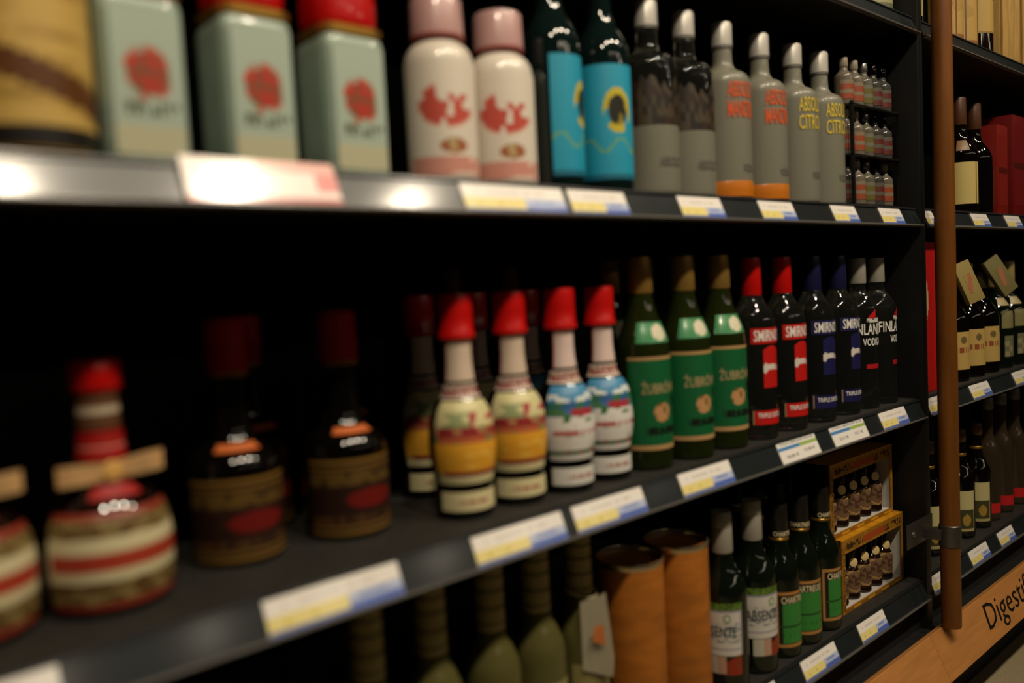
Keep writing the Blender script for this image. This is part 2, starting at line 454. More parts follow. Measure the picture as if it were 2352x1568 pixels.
copy_thing(maw, (.494, .142, ZM), R(-10), 'dark round-shouldered bottle with dim red cap, right one in the middle row')
for i, (x, y) in enumerate([(.43, .26), (.56, .26)]):
    copy_thing(maw, (x, y, ZM), R(8), 'dark red-capped round-shouldered bottle in shadow behind its %s neighbour' % ('left', 'right')[i])

# red-capped liqueur bottles with a ball-shaped body
def art_yellow(u, v):
    if v > .86: return 'c9c08c'
    n = vnoise(u * 9, v * 14)
    if .70 < v <= .86:
        return 'a8303a' if (u > .5 and n > .45) else ('8f9a6a' if n > .5 else 'd2c794')
    if .58 < v <= .70: return '8f2a2a' if n > .38 else ('5f7048' if n < .2 else 'c08a5a')
    if .50 < v <= .58: return 'b5603a' if n > .5 else '6f7a4a'
    if v > .16:
        e = .5 - .35 * max(0, u - .55)
        return 'e0a02c' if n > .2 else 'e8b44a'
    if v > .10: return '8a2a2a' if n > .45 else 'b9a25a'
    return 'ddd2a0'
def art_blue(u, v):
    n = vnoise(u * 10 + 7, v * 15)
    if v > .88: return '3f83ad'
    if v > .78: return 'd9dcd8' if n > .35 else '3f83ad'
    if v > .70: return '2f6a38' if n > .5 else '2a5a8c'
    if v > .60: return 'a8323a' if ell(u, v, .55, .65, .2, .07) < 1 else ('3f6fa8' if n > .4 else '4a7a3a')
    if v > .52: return 'dcd9d2' if n > .3 else '2f6a38'
    if .34 < v < .40: return 'b0484a' if .1 < u < .9 and hsh(int(u * 30), 1) > .2 else 'dcd9d2'
    if v > .14: return 'dedad4' if n > .25 else 'b9b6a8'
    if v > .07: return '3f6a3a' if n > .5 else '8a3232'
    return 'dcd9d2'
py = smooth_prof([(.034, 0), (.036, .003), (.0365, .012), (.0362, .034), (.0355, .041), (.0388, .06), (.0413, .085), (.0395, .112), (.034, .132), (.0245, .146), (.0205, .155), (.0185, .17), (.0165, .195), (.0165, .222)])
def red_cap_bottle(art, neckc, footc, loc, rz, label, group):
    t = thing('liqueur_bottle', label, 'bottle', loc, rz, group)
    lathe('glass', py, M_DARK, t)
    lathe('cap', [(.0205, .217), (.0228, .218), (.0230, .224), (.0216, .2262), (.0214, .245), (.0212, .2685), (.0205, .271), (.019, .272)], M_RED, t, 30)
    wrap_label('neck_label', py, .166, .216, -70, 70, lambda u, v: neckc if abs(u - .5) < .47 else 'a0463a', t, 24, 8, .0008)
    wrap_label('collar', py, .146, .162, -85, 85, lambda u, v: ('8a4a44' if vnoise(u * 24, v * 5) > .45 else 'c0a898') if .15 < v < .85 else 'd8c8b8', t, 44, 8, .0012)
    wrap_label('body_label', py, .044, .143, -68, 68, art, t, 52, 52, .0006)
    f = wrap_label('foot_label', py, .011, .034, -66, 66, lambda u, v: footc if (min(u, 1 - u) > .03) else '8f8660', t, 40, 8, .0006)
    wrap_label('foot_script', py, .018, .026, -34, 34, lambda u, v: 'a85a4a' if hsh(int(u * 22), 4) > .35 and .2 < v < .8 else footc, f, 36, 4, .0009)
    return t
G = 'red-capped bottles with ball-shaped bodies'
yb = red_cap_bottle(art_yellow, 'cdb8a4', 'd6cb9c', (.6265, .085, ZM), R(-22), 'red-capped bottle with yellow and cream fruit label, leftmost of four', G)
copy_thing(yb, (.713, .083, ZM), R(-22), 'red-capped bottle with yellow and cream fruit label, next to blue-white one', G)
wb = red_cap_bottle(art_blue, 'd8c0b8', 'd8d5cc', (.796, .074, ZM), R(-12), 'red-capped bottle with blue and white label, left of two', G)
copy_thing(wb, (.880, .078, ZM), R(-18), 'red-capped bottle with blue and white label, beside green-labelled bottle', G)
for i, (x, y) in enumerate([(.66, .21), (.76, .215), (.86, .21)]):
    copy_thing(yb if i < 2 else wb, (x, y, ZM), R(-10), 'red-capped bottle in shadow, %s of the row behind' % ('left', 'middle', 'right')[i], 'shadowed second row of red-capped bottles')

# tall bottles, gold caps, green labels
def art_green(u, v):
    if v < .055 or v > .965: return 'b08c5c'
    if .93 < v <= .965: return '0a5a2c'
    if .62 < v < .70 and .1 < u < .9: return '0c5a30'
    if ell(u, v, .46, .40, .13, .10) < 1: return 'b98a5c' if vnoise(u * 20, v * 20) > .3 else '7a5a30'
    if .62 < u < .86 and .36 < v < .56: return '06150a' if vnoise(u * 16, v * 12) > .3 else '0c5a30'
    if .17 < v < .25 and .22 < u < .88: return '0a2a14' if hsh(int(u * 26), 9) > .3 else '0c5a30'
    return '0c5a30'
pg = smooth_prof([(.036, 0), (.039, .003), (.0395, .01), (.0395, .162), (.0385, .18), (.0345, .196), (.027, .215), (.021, .235), (.017, .255), (.016, .268)])
gb = thing('green_label_bottle', '', 'bottle', (.966, .072, ZM), R(-4), 'green-labelled bottles with gold caps')
gb['label'] = 'tall gold-capped bottle with green label, left one touching blue-white labelled bottle'
lathe('glass', pg, M_OLIVEGLASS, gb)
lathe('cap', [(.0175, .258), (.0185, .26), (.0175, .3), (.0165, .311)], mat('worn_gold_cap', '9c7a3c', .35, metal=.5), gb, 26)
nl = wrap_label('neck_label', pg, .186, .216, -62, 62, lambda u, v: 'd9d2b8' if ell(u, v, .5, .5, .18, .4) < 1 else '3f8a58', gb, 40, 10, .0007, M_PRINTG)
lg = wrap_label('body_label', pg, .030, .166, -82, 82, art_green, gb, 60, 60, .0006)
wrap_text('ŻUBRÓWKA', pg, .112, .132, -52, 58, mat('pale_gold_ink', 'a8946a', .5), lg)
wrap_text('BISON', pg, .052, .062, -40, 36, M_INK, lg)
for i, (x, lb_) in enumerate([(1.061, 'tall gold-capped bottle with green label, middle of the three'), (1.157, 'tall gold-capped bottle with green label, right one beside red-labelled clear bottle')]):
    copy_thing(gb, (x, .065, ZM), R((-6, -8)[i]), lb_)
copy_thing(gb, (1.03, .19, ZM), R(-14), 'tall gold-capped green-labelled bottle in shadow behind the front three')
copy_thing(gb, (.80, .315, ZM), R(-14), 'tall gold-capped bottle dim behind the red-capped bottles, left one')
copy_thing(gb, (.92, .315, ZM), R(-14), 'tall gold-capped bottle dim behind the red-capped bottles, right one')

# clear vodka bottles, red or blue labels
ps = smooth_prof([(.035, 0), (.0375, .003), (.038, .01), (.038, .188), (.0372, .198), (.033, .212), (.0245, .226), (.0175, .24), (.0155, .252)])
def clear_bottle(c1, capm, loc, rz, label, group):
    t = thing('clear_bottle', label, 'bottle', loc, rz, group)
    lathe('glass', ps, M_GLASS, t)
    lathe('cap', [(.0165, .242), (.0172, .244), (.0165, .3), (.0155, .306)], capm, t, 24)
    top = wrap_label('name_label', ps, .162, .188, -42, 66, lambda u, v: c1, t, 30, 8, .0006)
    wrap_text('SMIRNOFF', ps, .166, .185, -34, 62, M_WHITE_INK, top, rise=.0)
    em = wrap_label('emblem', ps, .088, .158, -12, 40, lambda u, v: ('d0c8c0' if ell(u, v, .12, .5, .16, .12) < 1 or (.42 < v < .56 and hsh(int(u * 14), 2) > .5) else c1), t, 26, 30, .0006,
                    shape=lambda u: 1 - .1 * (2 * u - 1) ** 2)
    ft = wrap_label('foot_label', ps, .026, .050, -42, 66, lambda u, v: c1 if .04 < u else '8f7a5a', t, 30, 8, .0006)
    wrap_text('TRIPLE DISTILLED', ps, .038, .046, -30, 62, M_WHITE_INK, ft)
    return t
sm = clear_bottle('b8140e', M_RED, (1.249, .063, ZM), R(-21), 'clear bottle with red cap and red labels, left of two', 'clear bottles with red or blue labels')
copy_thing(sm, (1.348, .063, ZM), R(-19), 'clear bottle with red cap and red labels, right of two')
bl = clear_bottle('17164a', mat('dark_blue_cap', '16163a', .35), (1.454, .063, ZM), R(-24), 'clear bottle with dark cap and dark blue labels, left of two', 'clear bottles with red or blue labels')
copy_thing(bl, (1.552, .063, ZM), R(-16), 'clear bottle with dark cap and dark blue labels, right of two')

pf = smooth_prof([(.036, 0), (.0375, .003), (.0375, .02), (.036, .05), (.0365, .12), (.038, .19), (.035, .206), (.025, .222), (.0165, .235), (.015, .255)])
fi = thing('clear_bottle', '', 'bottle', (1.640, .065, ZM), R(-16), 'clear bottles with white lettering')
fi['label'] = 'clear bottle with bold white lettering and red mark, left one'
lathe('glass', pf, M_GLASS, fi)
lathe('cap', [(.0165, .25), (.017, .252), (.0165, .296), (.0155, .3)], mat('grey_white_cap', '8a867c', .5), fi, 24)
wrap_text('FINLANDIA', pf, .148, .170, -72, 62, M_WHITE_INK, fi, .0008)
wrap_text('VODKA', pf, .126, .141, -36, 34, M_WHITE_INK, fi, .0008)
wrap_label('sun_mark', pf, .180, .198, -18, 8, lambda u, v: 'b8161a', fi, 8, 6, .0007, shape=lambda u: .25 + .75 * u)
wrap_label('reindeer_mark', pf, .172, .181, -24, 22, lambda u, v: 'c8c6c0' if vnoise(u * 9, v * 4) > .35 else '3a3a38', fi, 18, 5, .0006)
wrap_label('red_strip', pf, .080, .089, -26, 26, lambda u, v: 'a8141a', fi, 16, 4, .0006)
copy_thing(fi, (1.724, .065, ZM), R(12), 'clear bottle with bold white lettering and red mark, last before divider')

# ------------------------------------------------------------------ TOP SHELF
ZT = SURF['top']
# tan canister at the far left
def art_tan(u, v):
    n = vnoise(u * 5, v * 26)
    e = .30 - .26 * u
    if v < .06: return '120c06'
    if e < v < e + .10: return '5a3208'
    return 'c4a255' if n > .5 else 'b08f45' if n > .25 else '9c7c38'
pc = [(.0495, 0), (.050, .002), (.050, .258), (.0495, .26)]
cn = thing('canister', 'tall tan canister with brown slanting band at the left end of upper shelf', 'canister', (.174, .062, ZT))
lathe('body', pc, mat('tan_card', '8a6c30', .5), cn)
wrap_label('wrap_print', pc, .003, .256, -110, 110, art_tan, cn, 50, 60)
lathe('lid', [(.051, .255), (.0515, .258), (.0515, .288), (.049, .291)], mat('brown_lid', '3a1f0c', .4), cn)
copy_thing(cn, (.062, .07, ZT), R(15), 'tall tan canister cut by the left picture edge, upper shelf')
# mint square bottles with red domed tops
def art_mint(u, v):
    n = vnoise(u * 7, v * 9)
    if ell(u, v, .5, .56, .36, .19) < 1:
        if ell(u, v, .5, .56, .31, .15) < 1: return 'a8301c' if vnoise(u * 9 + 3, v * 12) > .36 and abs(v - .565) > .018 else '6a4a2a'
        return 'b0553a' if n > .4 else '9aa592'
    if .26 < v < .36 and .12 < u < .92 and hsh(int(u * 26), int(v * 22)) > .45: return '55604a'
    if v < .2: return 'b4b294'
    return 'a3b2a4'
pn = smooth_prof([(.035, 0), (.0368, .003), (.0368, .132), (.0355, .141), (.033, .147)], 3)
mint = thing('square_bottle', '', 'bottle', (.265, .076, ZT), 0, 'pale mint square bottles with red tops')
mint['label'] = 'pale mint square bottle with red emblem, leftmost beside tan canister'
M_MINT = mat('mint_ceramic', '93a596', .35, coat=.3, noise=.06, nscale=30)
lathe('body', pn, M_MINT, mint, 48, 7)
lathe('gold_band', [(.0335, .145), (.0375, .147), (.0375, .154), (.034, .156)], M_GOLD, mint, 48, 5)
lathe('red_top', smooth_prof([(.034, .155), (.0362, .160), (.0368, .182), (.033, .205), (.0215, .226), (.018, .236)], 3), M_RED, mint, 40, 3)
lathe('stopper', [(.016, .234), (.019, .236), (.019, .262), (.017, .265)], mat('dark_stopper', '2a0a06', .4), mint, 24)
flat_label('front_label', -.030, .030, .006, .133, -.0373, art_mint, mint, 40, 60)
for i, x in enumerate((.373, .481)):
    copy_thing(mint, (x, .076, ZT), 0, ('pale mint square bottle with red emblem, middle of the three', 'pale mint square bottle with red emblem, right one beside white bottle')[i])
# white round bottles
def art_whiteb(u, v):
    n = vnoise(u * 13, v * 13)
    d = ell(u, v, .5, .62, .30, .20)
    if d < 1 and n > .42: return 'b8483a' if d < .8 else 'c87a6a'
    if ell(u, v, .56, .26, .14, .07) < 1: return '9a5a32' if n > .4 else 'b09a6a'
    if v < .16: return 'c88a7c' if n > .5 else 'd9b8a8'
    return 'd4cabb'
pw = smooth_prof([(.038, 0), (.0412, .003), (.0415, .01), (.0415, .132), (.040, .144), (.034, .156), (.026, .163), (.024, .17)])
wh = thing('white_bottle', '', 'bottle', (.612, .072, ZT), R(-28), 'white bottles with pinkish caps')
wh['label'] = 'white round bottle with red print and pinkish cap, beside mint bottle'
lathe('body', pw, mat('white_glaze', 'cfc6b8', .35, coat=.4), wh)
lathe('cap', [(.030, .168), (.0315, .17), (.0305, .21), (.029, .213)], mat('pink_grey_cap', 'b08a86', .35, coat=.3), wh, 30)
lathe('cap_seam', [(.0312, .1665), (.032, .1672), (.032, .1688), (.0312, .1695)], mat('rose_ring', '9a4a48', .4), wh, 30)
wrap_label('printed_wrap', pw, .006, .134, -80, 80, art_whiteb, wh, 60, 60)
copy_thing(wh, (.708, .072, ZT), R(-34), 'white round bottle with red print and pinkish cap, beside cyan-labelled bottle')
# dark teal bottles with cyan labels
def art_cyan(u, v):
    d = ell(u, v, .62, .60, .24, .20)
    if d < .45: return '161408' if vnoise(u * 9, v * 11) > .3 else '8a7a1e'
    if d < 1: return 'b8a82a' if vnoise(u * 9, v * 9) > .3 else '1f90ae'
    if .24 < v < .36 and abs(v - .30 - .06 * math.sin(u * 12)) < .014: return '6a9a5a'
    if v < .04: return '14647c'
    return '1f90ae'
pt_ = smooth_prof([(.036, 0), (.0385, .003), (.039, .012), (.039, .186), (.037, .2), (.029, .218), (.0195, .236), (.0155, .26), (.0148, .29)])
cy = thing('cyan_label_bottle', '', 'bottle', (.803, .074, ZT), R(8), 'dark bottles with cyan labels')
cy['label'] = 'dark teal bottle with cyan label half turned away, left of two'
lathe('glass', pt_, M_TEAL, cy)
lathe('capsule', [(.0165, .272), (.0172, .274), (.0165, .325), (.0155, .328)], mat('yellow_capsule', 'b8981e', .35), cy, 24)
wrap_label('body_label', pt_, .016, .172, -58, 72, art_cyan, cy, 56, 64)
copy_thing(cy, (.902, .072, ZT), R(-42), 'dark teal bottle with cyan label and yellow-ringed black emblem facing out')
# tall frosted bottles
pa = smooth_prof([(.040, 0), (.0425, .003), (.043, .012), (.043, .182), (.0415, .194), (.035, .203), (.022, .211), (.0165, .222), (.0155, .245), (.0155, .256)])
def frosted(loc, rz, label, col=None, inkm=None, words=None, base=None):
    t = thing('frosted_bottle', label, 'bottle', loc, rz, 'tall pale bottles with short necks')
    if col is None:
        lathe('glass_upper', [p for p in pa if p[1] >= .118], M_GLASS, t)
        g = lathe('frosted_lower', [p for p in pa if p[1] <= .118] + [(.043, .1179)], M_FROST, t)
        wrap_label('vine_print', pa, .10, .178, -70, 70, lambda u, v: ('2e1a10', '1c1610', '3e3424')[int(hsh(int(u * 16), int(v * 5)) * 3)], t, 16, 10, .0005,
                   shape=lambda u: .5 + .5 * hsh(int(u * 16), 8))
        wrap_text('ABSOLUT', pa, .040, .054, -14, 44, M_GREY_INK, t)
    else:
        g = lathe('glass', pa, M_FROST, t)
        for k, s in enumerate(words): wrap_text(s, pa, .160 - .031 * k, .186 - .031 * k, -42, 34, inkm, t)
        wrap_text('VODKA', pa, .042, .055, -10, 28, M_GREY_INK, t)
        if base: lathe('tinted_base', [(.0405, .0005), (.0434, .003), (.0437, .012), (.0437, .026), (.043, .028)], base, t)
    lathe('cap', [(.0155, .248), (.0172, .25), (.0172, .284), (.0155, .288)], mat('silver_cap', 'b8b4ac', .35, metal=.3), t, 24)
    lathe('neck_ring', [(.0158, .2445), (.0175, .2455), (.0175, .2475), (.0158, .2485)], M_SILVER, t, 24)
    return t
va = frosted((1.006, .074, ZT), R(-20), 'pale bottle with clear upper half and brown print, beside cyan-labelled bottle')
copy_thing(va, (1.098, .074, ZT), R(-20), 'pale bottle with clear upper half and brown print, beside orange-lettered bottle')
M_OR = mat('orange_ink', 'd2501a', .4); M_YE = mat('yellow_ink', 'c8b03a', .4)
ma = frosted((1.199, .072, ZT), R(-6), 'frosted bottle with orange lettering and orange base, left of two', 1, M_OR, ('ABSOLUT', 'MANDRIN'), mat('orange_tint_glass', 'b86a1a', .3))
copy_thing(ma, (1.311, .072, ZT), R(-6), 'frosted bottle with orange lettering and orange base, right of two')
ci = frosted((1.421, .072, ZT), R(-6), 'frosted bottle with yellow lettering, left of two', 1, M_YE, ('ABSOLUT', 'CITRON'))
copy_thing(ci, (1.519, .072, ZT), R(-6), 'frosted bottle with yellow lettering, right of two beside the miniatures')
# rack of miniatures
rk = thing('miniature_rack', 'dark three-tier rack of miniature bottles at the right end of upper shelf', 'rack', (1.68, .085, ZT))
TIERS = (0.004, .100, .196)
for z in TIERS: box('rack_tray', -.105, .105, -.05, .05, z - .004, z, mat('smoked_acrylic', '15140f', .2), rk, .001)
for sx in (-.102, .102):
    for sy in (-.047, .047): box('rack_post', sx - .003, sx + .003, sy - .003, sy + .003, 0, .2, mat('rack_black', '0c0c0a', .4), rk)
pmi = smooth_prof([(.0165, 0), (.0178, .0015), (.018, .005), (.018, .052), (.0165, .058), (.0105, .064), (.0078, .07), (.0074, .078)])
minis = []
for kind, (c1, c2) in enumerate([('8a4024', '7a6c58'), ('5c5622', '6a6654'), ('5a241c', '565248')]):
    mi = thing('miniature_bottle', 'x', 'bottle', (0, 0, 0), 0, 'miniature bottles in the rack')
    lathe('glass', pmi, mat('miniature_glass%d' % kind, ('8a8070', '7a7868', '565450')[kind], .15, trans=.5), mi, 20)
    lathe('cap', [(.0082, .074), (.0088, .075), (.0085, .09), (.008, .091)], (mat('mini_cap', '8a8070', .4), M_SILVER, M_DARK)[kind], mi, 16)
    wrap_label('label', pmi, .010, .046, -70, 70, lambda u, v, a=c1, b=c2: a if (v < .3 or .45 < v < .8) else b, mi, 16, 10)
    minis.append(mi)
used = [False] * 3
pos = ('leftmost', 'second', 'third', 'fourth', 'rightmost')
for ti, z in enumerate(TIERS):
    for k in range(5):
        kd = (0, 0, 1, 2, 2)[k] if ti else (2, 0, 1, 2, 0)[k]
        lab = 'miniature bottle on the %s rack tier, %s' % (('lowest', 'middle', 'highest')[ti], pos[k])
        loc = (1.68 - .083 + .0415 * k, .062, ZT + z + .0005)
        if not used[kd]:
            o = minis[kd]; o.location = loc; o.rotation_euler = (0, 0, R(-15)); o['label'] = lab; used[kd] = True
        else: copy_thing(minis[kd], loc, R(-15), lab)

# ------------------------------------------------------------------ LOWEST SHELF
ZL = SURF['low']
# tall bottles with khaki capsules
pk = smooth_prof([(.034, 0), (.036, .003), (.0365, .012), (.0365, .17), (.035, .188), (.028, .208), (.0205, .225), (.0175, .245), (.0165, .27), (.0165, .325)])
M_KHAKI = mat('khaki_capsule', '8c7d48', .45, noise=.1, nscale=50)
kb = thing('khaki_capsule_bottle', '', 'bottle', (.564, .085, ZL), 0, 'olive bottles with khaki capsules')
kb['label'] = 'olive bottle with ringed khaki capsule under the middle shelf, leftmost of four'
lathe('glass', pk, mat('pale_olive_glass', '5c5830', .15, trans=.2), kb)
lathe('capsule', [(.0185, .236), (.0192, .238), (.0185, .27), (.0182, .31), (.0185, .326), (.017, .33)], M_KHAKI, kb, 26)
for z in (.246, .266, .288, .306): lathe('capsule_ring', [(.0186, z - .0012), (.0196, z - .0006), (.0196, z + .0006), (.0186, z + .0012)], mat('dark_ring', '1c180c', .4), kb, 26)
wrap_label('body_label', pk, .03, .15, -60, 60, lambda u, v: '8a8250' if min(u, 1 - u, v, 1 - v) > .05 else '5a5030', kb, 30, 30)
for i, x in enumerate((.657, .738, .821)):
    k_ = copy_thing(kb, (x, .085, ZL), R(-8 * i), ('olive bottle with ringed khaki capsule, second of four', 'olive bottle with ringed khaki capsule, third of four', 'olive bottle with khaki capsule behind a hanging white tag')[i])
copy_thing(kb, (.475, .085, ZL), 0, 'olive bottle with khaki capsule hidden deepest at the lower left')
tg = thing('neck_tag', 'folded white paper tag with orange mark hanging on an olive bottle neck', 'tag', (.821, .085, ZL + .226))
bm = bmesh.new()
P = [(-.030, -.030, -.085), (.006, -.052, -.100), (.006, -.036, .012), (-.026, -.026, .008), (.028, -.036, -.085), (.026, -.026, .008)]
vv = [bm.verts.new(p) for p in P]
bm.faces.new((vv[0], vv[1], vv[2], vv[3])); bm.faces.new((vv[1], vv[4], vv[5], vv[2]))
bmesh.ops.solidify(bm, geom=bm.faces[:], thickness=.0012)
from_bm('folded_card', bm, mat('tag_paper', 'b8b096', .6), tg, 0)
bm = bmesh.new(); 
vv = [bm.verts.new(p) for p in [(-.019, -.0405, -.046), (-.004, -.0500, -.052), (-.004, -.0475, -.024), (-.014, -.0400, -.026)]]
bm.faces.new(vv); from_bm('orange_mark', bm, mat('tag_orange', 'b0622a', .6), tg, 0)
tube('string', [(.0212 * math.sin(a), -.0212 * math.cos(a) - .006 * max(0, math.cos(a)), .0085 + .006 * (1 - math.cos(a))) for a in [R(q) for q in range(0, 361, 20)]], .0008, M_CREAM, tg, 6)

# orange-brown canisters with rimmed lids
M_CORK = mat('orange_cork_wrap', 'a8631c', .55, noise=.22, nscale=16, stretch=(1, 1, 3))
def open_can(loc, label):
    t = thing('wooden_canister', label, 'canister', loc, R(20), 'orange-brown round canisters')
    lathe('body', [(.049, 0), (.0498, .002), (.0498, .252)], M_CORK, t, 48)
    lathe('rim', [(.0494, .25), (.0505, .252), (.0512, .257), (.0508, .2605), (.0495, .2605), (.0485, .258), (.0486, .236)], mat('rim_metal', 'c8b898', .2, metal=.9), t, 48, closed=False)
    lathe('lid', [(.0484, .238), (.046, .240), (.03, .240), (.012, .241)], mat('dark_lid', '0c0a06', .3, coat=.3), t, 48)
    return t
c1 = open_can((.930, .084, ZL), 'orange-brown round canister with dark rimmed lid, left of two')
copy_thing(c1, (1.040, .082, ZL), R(75), 'orange-brown round canister with dark rimmed lid, beside white-labelled bottle')

# dark bottles, white label with green top
def art_white(u, v):
    if v > .86: return '5a7a2a' if vnoise(u * 18, v * 60) > .35 else '2a3a10'
    if v > .82: return '8a8490'
    if min(u, 1 - u) < .04: return '8a8490'
    if .10 < v < .14: return 'a09aa0'
    if .24 < v < .64:
        return '7f8a8a' if vnoise(u * 10 + v * 14, v * 22 - u * 8) > .68 else 'bdb8ae'
    return 'c4bfb6'
pA = smooth_prof([(.035, 0), (.0375, .003), (.038, .012), (.038, .155), (.0365, .168), (.029, .184), (.0205, .2), (.0165, .22), (.0155, .25), (.0155, .284)])
ab = thing('white_label_bottle', '', 'bottle', (1.130, .058, ZL), R(-72), 'dark bottles with white and green labels')
ab['label'] = 'dark bottle with white label turned sideways, beside orange-brown canister'
lathe('glass', pA, M_DKGREEN, ab)
lathe('capsule', [(.0172, .222), (.0178, .224), (.0172, .262), (.0168, .263), (.0172, .264), (.0168, .285), (.0155, .288)], mat('grey_capsule', '8a8578', .4), ab, 26)
la = wrap_label('front_label', pA, .062, .148, -62, 62, art_white, ab, 50, 50)
wrap_text('ABSENTE', pA, .093, .110, -46, 46, mat('slate_ink', '3a4448', .5), la, rise=.0)
wrap_label('leaf_emblem', pA, .116, .130, 14, 32, lambda u, v: '6f8a5a' if .4 < ell(u, v, .5, .5, .5, .5) < 1 else 'c4bfb6', la, 12, 10, .0009)
wrap_label('foot_sticker', pA, .032, .061, -30, 18, lambda u, v: 'b0aa9a' if u < .55 else 'b08a74', ab, 16, 10)
wrap_label('red_corner', pA, .030, .066, 18, 58, lambda u, v: '8a2a14' if vnoise(u * 6, v * 6) > .25 else '6a3a1c', ab, 14, 12, shape=lambda u: .6 + .4 * u)
copy_thing(ab, (1.218, .058, ZL), R(-32), 'dark bottle with white label and green top facing front, beside green-labelled bottles')

# dark bottles with green framed labels
def art_ch(u, v):
    e = min(u * 1.1, (1 - u) * 1.1, v, 1 - v)
    if e < .055: return 'a8783c'
    if e < .075: return '3a2410'
    if v > .78: return '0e0e0a'
    if .36 < v < .39: return '16401a'
    if u < .14: return '120f0a'
    if .18 < v < .25 and hsh(int(u * 22), 3) > .5: return '256b2a'
    return '2f7a30'
pC = smooth_prof([(.0305, 0), (.0335, .003), (.034, .01), (.034, .135), (.0325, .15), (.026, .168), (.019, .184), (.016, .2), (.015, .23), (.015, .255)])
ch = thing('green_framed_bottle', '', 'bottle', (1.296, .054, ZL), R(-6), 'dark bottles with framed green labels')
ch['label'] = 'dark bottle with framed green label, left of three, beside white-labelled bottle'
lathe('glass', pC, M_DKGREEN, ch)
lathe('capsule', [(.0165, .205), (.0172, .207), (.0165, .25), (.0165, .262), (.0155, .266)], mat('black_capsule', '14130f', .35), ch, 24)
lathe('gold_ring', [(.0168, .2035), (.0176, .2045), (.0176, .2075), (.0168, .2085)], M_GOLD, ch, 24)
pcap = [(.0172, .2), (.0172, .26)]
wrap_text('CHARTREUSE', pcap, .212, .220, -80, 80, M_CREAM, ch)
lc = wrap_label('front_label', pC, .020, .118, -66, 66, art_ch, ch, 56, 56)
wrap_text('CHARTREUSE', pC, .098, .110, -50, 52, M_CREAM, lc)
copy_thing(ch, (1.368, .054, ZL), R(-42), 'dark bottle with framed green label turned to the front, middle of three')
copy_thing(ch, (1.448, .056, ZL), R(6), 'dark bottle with framed green label, right one beside gift boxes')
for i, (x, y) in enumerate([(1.35, .135), (1.43, .135), (1.41, .215), (1.50, .2)]):
    copy_thing(ch, (x, y, ZL), R(-10), 'dark capsuled bottle in the row behind framed green labels, %s' % ('nearest', 'second', 'third', 'beside gift boxes')[i], 'second row of dark green bottles')

